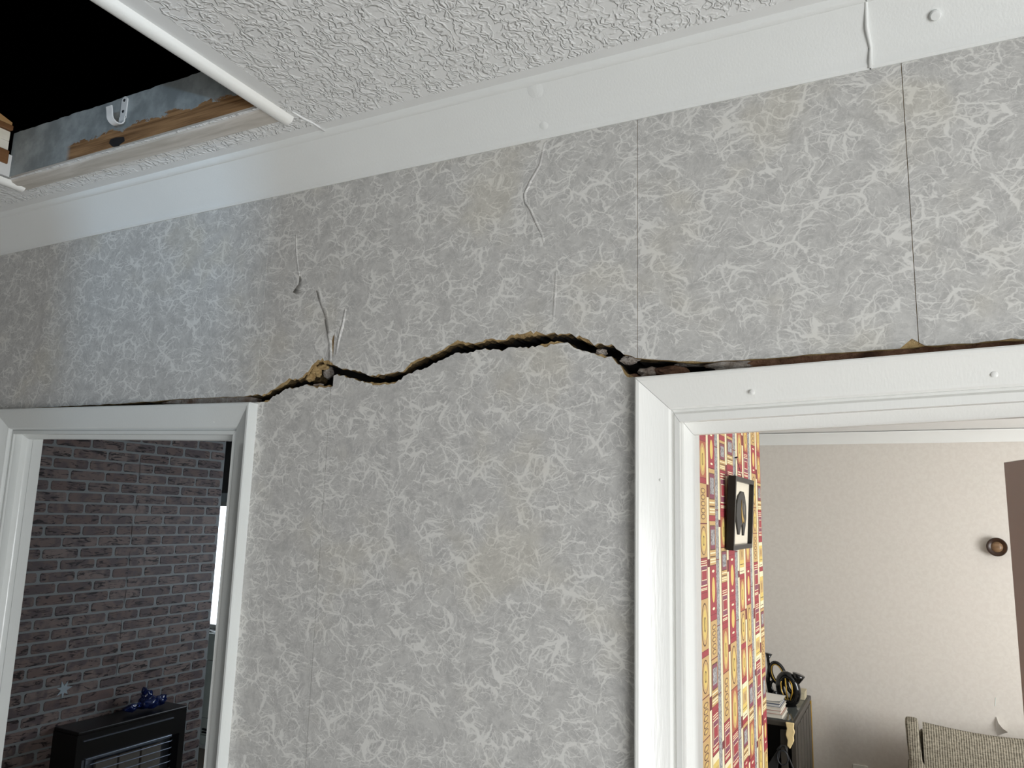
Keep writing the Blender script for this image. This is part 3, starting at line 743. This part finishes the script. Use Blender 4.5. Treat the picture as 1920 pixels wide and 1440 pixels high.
# black and gold ornaments
def tri_ring(mb, c, a, b, r, tilt=0, mi=0, seg=28):
    rows = []
    for k in range(seg+1):
        t = 2*math.pi*k/seg; u, v = a*math.cos(t), b*math.sin(t); ca, sa = math.cos(tilt), math.sin(tilt)
        u, v = u*ca - v*sa, u*sa + v*ca
        n = Vector((math.cos(t)*b, 0, math.sin(t)*a)).normalized(); n = Vector((n.x*ca - n.z*sa, 0, n.x*sa + n.z*ca))
        rows.append([Vector(c) + Vector((u, 0, v)) + n*r*math.cos(s_) + Vector((0, r*1.3*math.sin(s_), 0)) for s_ in [2*math.pi*j/10 for j in range(10)]])
    mb.grid(rows, mi, True)
v1 = empty('pierced_vase', (-.745, 4.52, CT2)); tag(v1, 'black and gold pierced vase with flared spout on the cabinet', 'ornament')
mb = MB(); cx, cy, cz = -.742, 4.52, CT2
mb.lathe([(0, 0), (.045, 0), (.048, .006), (.03, .012), (.026, .03)], 20, Matrix.Translation((cx, cy, cz))); adopt(v1, mb.build('vase_foot', M['blackgloss'], auto=.7))
mb = MB(); tri_ring(mb, (cx-.004, cy, cz+.105), .050, .082, .027, math.radians(12)); vl = mb.build('outer_loop', M['blackgloss'], smooth=True); adopt(v1, vl)
mb = MB(); mb.tube([(cx-.036, cy, cz+.15), (cx-.01, cy-.01, cz+.12), (cx+.006, cy-.012, cz+.095), (cx+.03, cy, cz+.075)], [.016, .014, .013, .016], 10); mb.tube([(cx-.02, cy, cz+.185), (cx-.012, cy-.005, cz+.15), (cx-.008, cy-.01, cz+.12)], [.014, .013, .012], 10); adopt(v1, mb.build('cross_bridge', M['blackgloss'], smooth=True))
for dx in (-.03, -.008, .018):
    mb = MB(); mb.tube([(cx+dx*.5, cy-.030, cz+.04), (cx+dx*1.4, cy-.030, cz+.09), (cx+dx*1.4-.004, cy-.030, cz+.14), (cx+dx*.8-.012, cy-.026, cz+.182)], .0045, 6); adopt(vl, mb.build('gold_stripe', M['gold'], smooth=True))
mb = MB(); mb.tube([(cx+.02, cy, cz+.04), (cx+.036, cy, cz+.10), (cx+.046, cy, cz+.145), (cx+.056, cy, cz+.175), (cx+.064, cy, cz+.200)], [.020, .018, .020, .032, .040], 16, cap=True); adopt(v1, mb.build('spout', M['blackgloss'], smooth=True))
mb = MB(); mb.tube([(cx+.012, cy-.012, cz+.045), (cx+.030, cy-.014, cz+.10), (cx+.040, cy-.016, cz+.15)], .003, 6); adopt(vl, mb.build('gold_stripe', M['gold'], smooth=True))
v2 = empty('looped_figurine', (-.85, 4.66, CT2)); tag(v2, 'black and gold looped figurine with slim flared neck, behind the pierced vase', 'ornament')
cx, cy = -.850, 4.66
mb = MB(); mb.lathe([(0, 0), (.04, 0), (.042, .006), (.02, .014), (.014, .05)], 20, Matrix.Translation((cx, cy, cz))); adopt(v2, mb.build('figurine_foot', M['blackgloss'], auto=.7))
mb = MB(); tri_ring(mb, (cx+.022, cy, cz+.165), .042, .072, .014, math.radians(20)); adopt(v2, mb.build('upper_loop', M['blackgloss'], smooth=True))
mb = MB(); tri_ring(mb, (cx+.0, cy, cz+.075), .024, .040, .009, math.radians(20)); adopt(v2, mb.build('lower_loop', M['blackgloss'], smooth=True))
mb = MB(); mb.tube([(cx-.03, cy, cz+.03), (cx-.044, cy, cz+.12), (cx-.034, cy, cz+.20), (cx-.04, cy, cz+.255), (cx-.034, cy, cz+.29)], [.014, .015, .011, .009, .024], 14); adopt(v2, mb.build('flared_neck', M['blackgloss'], smooth=True))
mb = MB(); tri_ring(mb, (cx+.022, cy-.016, cz+.165), .036, .064, .003, math.radians(20)); adopt(v2, mb.build('gold_stripe', M['gold'], smooth=True))
# strap bag hanging on the cabinet front
sb = empty('strap_bag', (CX1-.10, CY0-.03, .5)); tag(sb, 'black strap bag with metal ring hanging on the cabinet front', 'bag')
hx, hy = CX1-.070, CY0-.062
bl = plain('black_nylon', (30, 30, 31), .6, .2, 80)
mb = MB(); tri_ring(mb, (hx, hy-.012, .625), .030, .040, .004); adopt(sb, mb.build('ring', M['dark'], smooth=True))
mb = MB(); mb.prism([(hx-.012, .66), (hx-.03, .66), (hx-.135, .50), (hx-.14, .46), (hx-.06, .36), (hx-.04, .36), (hx-.05, .46)], hy-.008, hy+.008, lambda a, b, h: (a, h, b)); adopt(sb, mb.build('bag_flap', bl, bevel=.003))
mb = MB(); mb.tube([(hx+.02, hy, .655), (hx+.06, hy, .56), (hx+.085, hy, .44), (hx+.095, hy, .30)], .006, 8); adopt(sb, mb.build('strap', bl, smooth=True))
mb = MB(); mb.tube([(hx-.03, hy, .66), (hx-.01, hy+.015, .685), (hx+.012, hy+.015, .685), (hx+.022, hy, .655)], .007, 8); adopt(sb, mb.build('strap', bl, smooth=True))

# armchair
ac = empty('armchair', (.4, 4.4, 0)); tag(ac, 'beige tweed armchair standing against the cream wall', 'armchair')
def soft(nm, x0, x1, y0, y1, z0, z1, bev=.03, rot=0):
    o = MB().box(x0, x1, y0, y1, z0, z1).build(nm, M['tweed'], bevel=bev, seg=4, )
    for p_ in o.data.polygons: p_.use_smooth = True
    adopt(ac, o); return o
mb = MB(); pts = [(-.010, 4.62, .12), (-.018, 4.62, .45), (-.034, 4.63, .70), (-.040, 4.65, .812)]
rows = []
for (x, y, z) in pts: rows.append([(x-.036, y-.09, z), (x+.036, y-.09, z), (x+.036, y+.06, z), (x-.036, y+.06, z)])
mb.grid(rows, 0, True); mb.face(rows[-1]); mb.face(rows[0][::-1]); o = mb.build('side_wing', M['tweed'], bevel=.018, seg=4); adopt(ac, o)
o2 = o.copy(); COL.objects.link(o2); o2.scale.x = -1; o2.parent = ac; o2.matrix_parent_inverse = Matrix.Translation(ac.location).inverted(); o2.location.x = .80
mb = MB(); rows = []
for k in range(13):
    x = .020 + k*(.76)/12; sag = .028*math.sin(math.pi*k/12)
    rows.append([(x, 4.54, .40), (x, 4.545, .60), (x, 4.575, .77-sag), (x, 4.60, .798-sag), (x, 4.64, .803-sag), (x, 4.69, .78-sag), (x, 4.70, .40)])
mb.grid(rows); mb.face(rows[0]); mb.face(rows[-1][::-1]); adopt(ac, mb.build('back_cushion', M['tweed'], auto=.9))
soft('back_frame', .0, .80, 4.70, 4.76, .15, .74, .02); soft('seat_cushion', .03, .77, 4.0, 4.60, .30, .46, .04); soft('seat_base', .0, .80, 4.02, 4.70, .16, .298, .02)
soft('armrest', -.07, .02, 4.0, 4.62, .16, .60, .03); soft('armrest', .78, .87, 4.0, 4.62, .16, .60, .03)
for lx in (-.03, .83):
    for ly in (4.06, 4.68):
        mb = MB(); mb.tube([(lx, ly, 0), (lx, ly, .17)], [.016, .024], 10); adopt(ac, mb.build('leg', M['brownwood']))
# disc on the wall
ds = empty('wall_disc', (.511, 4.99, 1.87)); tag(ds, 'round dark brown turned wooden knob fixed to the cream wall', 'wall knob')
q = Matrix.Translation((.511, 5.0, 1.872)) @ Matrix.Rotation(math.radians(90), 4, 'X')
dk = wood('dark_turned_wood', (40, 25, 15), (60, 40, 26), 0, .25)
mb = MB(); mb.lathe([(.042, -.002), (.044, .02), (.056, .035), (.060, .045), (.057, .052), (.050, .053), (.038, .046), (.032, .045)], 32, q); adopt(ds, mb.build('knob_rim', dk, auto=.8))
mb = MB(); mb.lathe([(.034, .043), (.033, .047), (.02, .053), (.006, .056), (0, .054)], 28, q); adopt(ds, mb.build('knob_centre', wood('mid_brown_wood', (100, 76, 54), (130, 104, 78), 0, .3), smooth=True))
# socket
sk = empty('wall_socket', (-.36, 4.99, .36)); tag(sk, 'white plastic socket plate low on the cream wall', 'socket')
wp = plain('white_plastic', (222, 220, 214), .35, .03, 20)
adopt(sk, bx('socket_plate', -.412, -.318, 4.986, 4.9995, .312, .400, wp, bevel=.003), bx('rocker_switch', -.345, -.330, 4.982, 4.987, .37, .392, wp, bevel=.001))
mb = MB(); 
for dx, dz, w_, h_ in ((-.006, .022, .004, .008), (-.017, .0, .008, .004), (.005, 0, .008, .004)): mb.box(-.372+dx, -.372+dx+w_, 4.9855, 4.9862, .335+dz, .335+dz+h_)
adopt(sk, mb.build('pin_slots', M['dark']))
# peeling corner of cream paper
def flap2(edge, hinge, lift):
    mb = MB(); E_ = [on('y', 5-lift*k, *p) for p, k in zip(edge, (0.1, .6, 1, 1))]; H = [on('y', 4.9995, *p) for p in hinge]
    Md = [(e*.5+h*.5) + Vector((0, .004, 0)) for e, h in zip(E_, H)]
    mb.grid([E_, Md, H]); o = mb.build('peeling_paper', plain('paper_backing', (236, 234, 230), .8, .03, 20), smooth=True); adopt(rb, o)
flap2([(1868,1344),(1872,1356),(1880,1366),(1890,1373)], [(1867.5,1345),(1867,1358),(1868,1370),(1870,1380)], .05)
bxw = MB(); a = on('y', 4.999, 1866.6, 1308); b = on('y', 4.999, 1866, 1324); bxw.tube([a, b], .0014, 6); adopt(rb, bxw.build('paper_split', M['taupe']))

# ------------------------------------------------------------------ left-hand room
XW, YW = -4.2, 2.86
bwall = struct(bx('wall_brick_effect', -5.2, XW, .07, YW, 0, ZC, M['mortar']), 'chimney breast covered in brick pattern paper')
PZ, PLn = .0622, .2165
meshes = []
r2 = random.Random(9)
def brick_mesh(L, H):
    mb = MB(); c = .008; d = .0025
    ol = [(-L/2+c, -H/2), (L/2-c, -H/2), (L/2, -H/2+c), (L/2, H/2-c), (L/2-c, H/2), (-L/2+c, H/2), (-L/2, H/2-c), (-L/2, -H/2+c)]
    A = [(0, y, z) for y, z in ol]; k = .985
    B = [(d, y*k, z*.95) for y, z in ol]
    mb.grid([A, B], 0, True); mb.face(B)
    o = mb.build('brick', M['brick']); me = o.data; bpy.data.objects.remove(o); return me
whole = [brick_mesh(.203 + dx, .0505) for dx in (0, -.006, .004)]
row = 0; z = 2.46
count = 0
while z > .34:
    off = (.5 if row % 2 else 0)*PLn + .028; y = 1.30 - PLn + off
    while y < YW:
        L = .203; x1 = y + L/2; me = whole[r2.randrange(3)]
        if x1 > YW-.004:
            L2 = YW-.004-(y-L/2)
            if L2 < .03: break
            me = brick_mesh(L2, .0505); yc = y - L/2 + L2/2
        else: yc = y
        b = bpy.data.objects.new('brick', me); COL.objects.link(b); b.location = (XW, yc, z + r2.uniform(-.0008, .0008)); b.parent = bwall; count += 1
        y += PLn
    z -= PZ; row += 1
assert count <= 300, count
# paper seam opening on the brick wall
mb = MB(); sp = [on('x', XW+.0035, px, py) for px, py in ((263,858),(261,935),(249,978),(244,1035),(239,1080),(237,1105),(229,1160),(222,1230),(214,1300))]
for p0, p1 in zip(sp, sp[1:]):
    q1 = p0.lerp(p1, .55); mb.tube([p0, p0.lerp(q1, .5), q1], [.0004, .0017, .0004], 6)
adopt(bwall, mb.build('paper_seam', M['dark']))
# leaf decal
lfp = []
base = on('x', XW+.004, 119, 1293)
for k, r0 in enumerate((.052, .022, .044, .018, .05, .02, .045, .018, .040, .022, .056, .024, .046, .02)):
    a = math.pi*.62 + 2*math.pi*k/14; lfp.append((base.y + r0*math.cos(a)*.9, base.z + r0*math.sin(a)))
mb = MB(); mb.prism(lfp, XW+.003, XW+.0055, lambda a, b, h: (h, a, b)); tag(mb.build('leaf_decal', plain('pale_blue_grey_card', (176, 190, 198), .6, .05, 30)), 'pale leaf shaped wall decoration stuck on the brick paper', 'wall decoration')
# heater
hr = empty('gas_heater', (-4.07, 2.19, 0)); tag(hr, 'black gas heater with steel guard bars against the brick papered wall', 'heater')
hx0, hx1, hy0, hy1, hz = -4.195, -3.985, 1.84, 2.545, .790
cs = MB(); cs.box(hx0, hx1, hy0, hy1, hz-.02, hz); adopt(hr, cs.build('heater_top', M['black'], bevel=.006))
cs = MB()
for a in ((hx0, hx0+.02, hy0, hy1, .06, hz-.02), (hx0+.02, hx1-.004, hy0, hy0+.04, .06, hz-.02), (hx0+.02, hx1-.004, hy1-.04, hy1, .06, hz-.02), (hx1-.03, hx1-.004, hy0+.04, hy1-.04, .64, hz-.02), (hx0+.02, hx1-.004, hy0+.04, hy1-.04, .06, .2)): cs.box(*a)
adopt(hr, cs.build('heater_casing', M['black']))
mb = MB(); mb.box(hx1-.006, hx1+.003, hy0+.035, hy1-.095, .735, .7405); adopt(hr, mb.build('trim_strip', M['steel']))
mb = MB(); mb.box(hx1-.006, hx1+.006, hy0+.055, hy1-.10, .632, .645); adopt(hr, mb.build('grille_rail', M['steel'], bevel=.002))
mb = MB(); mb.box(hx1-.006, hx1+.006, hy0+.055, hy0+.068, .22, .632); adopt(hr, mb.build('grille_rail', M['steel'], bevel=.002))
for k in range(10):
    zz = .612 - k*.038; mb = MB(); mb.tube([(hx1+.004, hy0+.06, zz), (hx1+.010, hy0+.08, zz), (hx1+.010, hy1-.11, zz), (hx1+.002, hy1-.095, zz)], .0032, 6); adopt(hr, mb.build('guard_bar', M['steel']))
cer = plain('ceramic_plaque', (120, 114, 106), .8, .1, 60)
for k in range(3):
    y0 = hy0 + .16 + k*.145; adopt(hr, bx('ceramic_panel', hx1-.07, hx1-.05, y0, y0+.132, .22, .60, cer, bevel=.003))
adopt(hr, bx('reflector', hx1-.10, hx1-.075, hy0+.045, hy1-.045, .2, .64, M['steel']))
for lx in (hx0+.03, hx1-.03):
    for ly in (hy0+.04, hy1-.04):
        mb = MB(); q = Matrix.Translation((lx, ly, .03)); mb.tube([(lx, ly-.012, .03), (lx, ly+.012, .03)], .03, 14); adopt(hr, mb.build('castor', M['dark']))
# blue glass ornament
bo = empty('glass_ornament', (-4.09, 2.36, hz)); tag(bo, 'dark blue glass ornament lying on top of the heater', 'ornament')
bg = NT('blue_glass'); bg.b.inputs['Transmission Weight'].default_value = .5; bg.set(.05, .6, 0, srgb(34, 54, 120)); r2 = random.Random(2)
def blob(nm, c, r, sc, seed, mat):
    from mathutils import noise as nz
    bm = bmesh.new(); bmesh.ops.create_icosphere(bm, subdivisions=3, radius=1)
    for v in bm.verts:
        d = 1 + .5*nz.noise(v.co*1.7 + Vector((seed, seed, 0))); v.co = Vector((v.co.x*sc[0], v.co.y*sc[1], v.co.z*sc[2]))*r*d + Vector(c)
    me = bpy.data.meshes.new(nm); bm.to_mesh(me); bm.free(); me.materials.append(mat)
    for p_ in me.polygons: p_.use_smooth = True
    o = bpy.data.objects.new(nm, me); COL.objects.link(o); adopt(bo, o)
blob('bowl', (-4.09, 2.34, hz+.042), .05, (.9, 1.5, .75), 1, bg.mat); blob('neck', (-4.09, 2.33, hz+.085), .03, (.8, 1.1, 1.2), 2, bg.mat)
blob('petal', (-4.08, 2.42, hz+.045), .034, (.6, 1.2, .9), 3, bg.mat); blob('petal', (-4.09, 2.23, hz+.032), .030, (.7, 1.5, .7), 4, bg.mat); blob('stopper', (-4.08, 2.30, hz+.118), .016, (.9, 1.0, 1.2), 5, bg.mat)
# far wall with the bright window
kw = MB(); WX0, WX1, WZ0, WZ1 = -6.75, -5.775, .86, 2.035
for a in ((-7.2,WX0,0,ZC),(WX1,-3.0,0,ZC),(-2.0,-1.7,0,ZC),(-3.0,-2.0,0,1.0),(-3.0,-2.0,2.1,ZC),(WX0,WX1,0,WZ0),(WX0,WX1,WZ1,ZC)): kw.box(a[0], a[1], 4.4, 4.5, a[2], a[3])
struct(kw.build('wall_kitchen', M['darkwall']), 'charcoal far wall beyond the brick papered chimney breast')
struct(bx('wall_kitchen_left', -7.3, -7.2, .07, 4.5, 0, ZC, M['darkwall'])); struct(bx('wall_kitchen_near', -7.3, -2.6, -.0, .064, 0, ZC, M['hallwall']))
wn = empty('window_1', (-6.2, 4.4, .86)); struct(wn, 'overexposed white framed window seen past the brick wall')
fm = M['gloss']
adopt(wn, bx('window_frame', WX0, WX0+.05, 4.42, 4.48, WZ0, WZ1, fm), bx('window_frame', WX1-.03, WX1, 4.42, 4.48, WZ0, WZ1, fm), bx('window_frame', WX0+.05, WX1-.03, 4.42, 4.48, WZ0, WZ0+.04, fm), bx('window_frame', WX0+.05, WX1-.03, 4.42, 4.48, WZ1-.04, WZ1, fm), bx('window_sill', WX0-.03, WX1+.03, 4.34, 4.42, WZ0-.03, WZ0-.001, fm, bevel=.004))
adopt(wn, bx('window_head_trim', WX0-.03, WX1+.04, 4.385, 4.399, WZ1, WZ1+.085, plain('pale_blue_trim', (196, 206, 210), .5, .03, 10)))
pn = NT('window_glass'); pn.b.inputs['Transmission Weight'].default_value = 1.0; pn.b.inputs['IOR'].default_value = 1.02; pn.set(.0, .2, 0, (1, 1, 1, 1))
adopt(wn, bx('window_pane', WX0+.05, WX1-.03, 4.449, 4.452, WZ0+.04, WZ1-.04, pn.mat))
# pale green appliance
fr = empty('fridge', (-4.9, 3.7, 0)); tag(fr, 'pale green white fridge standing beyond the brick wall', 'fridge')
fg = plain('pale_green_enamel', (236, 246, 240), .35, .03, 10)
fx0, fx1, fy0, fy1 = -5.03, -4.50, 3.6, 4.15
adopt(fr, bx('fridge_body', fx0, fx1, fy0+.03, fy1, .14, 1.0, fg, bevel=.004), bx('plinth', fx0+.02, fx1-.02, fy0+.06, fy1, .0, .14, M['brownwood']))
for z0, z1 in ((.165, .235), (.24, .36), (.365, .79), (.795, .995)): adopt(fr, bx('drawer_front', fx0, fx1, fy0, fy0+.028, z0, z1, fg, bevel=.004))
adopt([o for o in fr.children if o.name.startswith('drawer_front')][1], bx('handle', fx0+.05, fx0+.2, fy0-.012, fy0, .275, .287, M['dark']), bx('handle', fx0+.05, fx0+.2, fy0-.012, fy0, .255, .264, M['dark']))
adopt(fr, bx('base_strip', fx0-.005, fx1, fy0-.006, fy0+.028, .142, .163, M['whitemetal']))
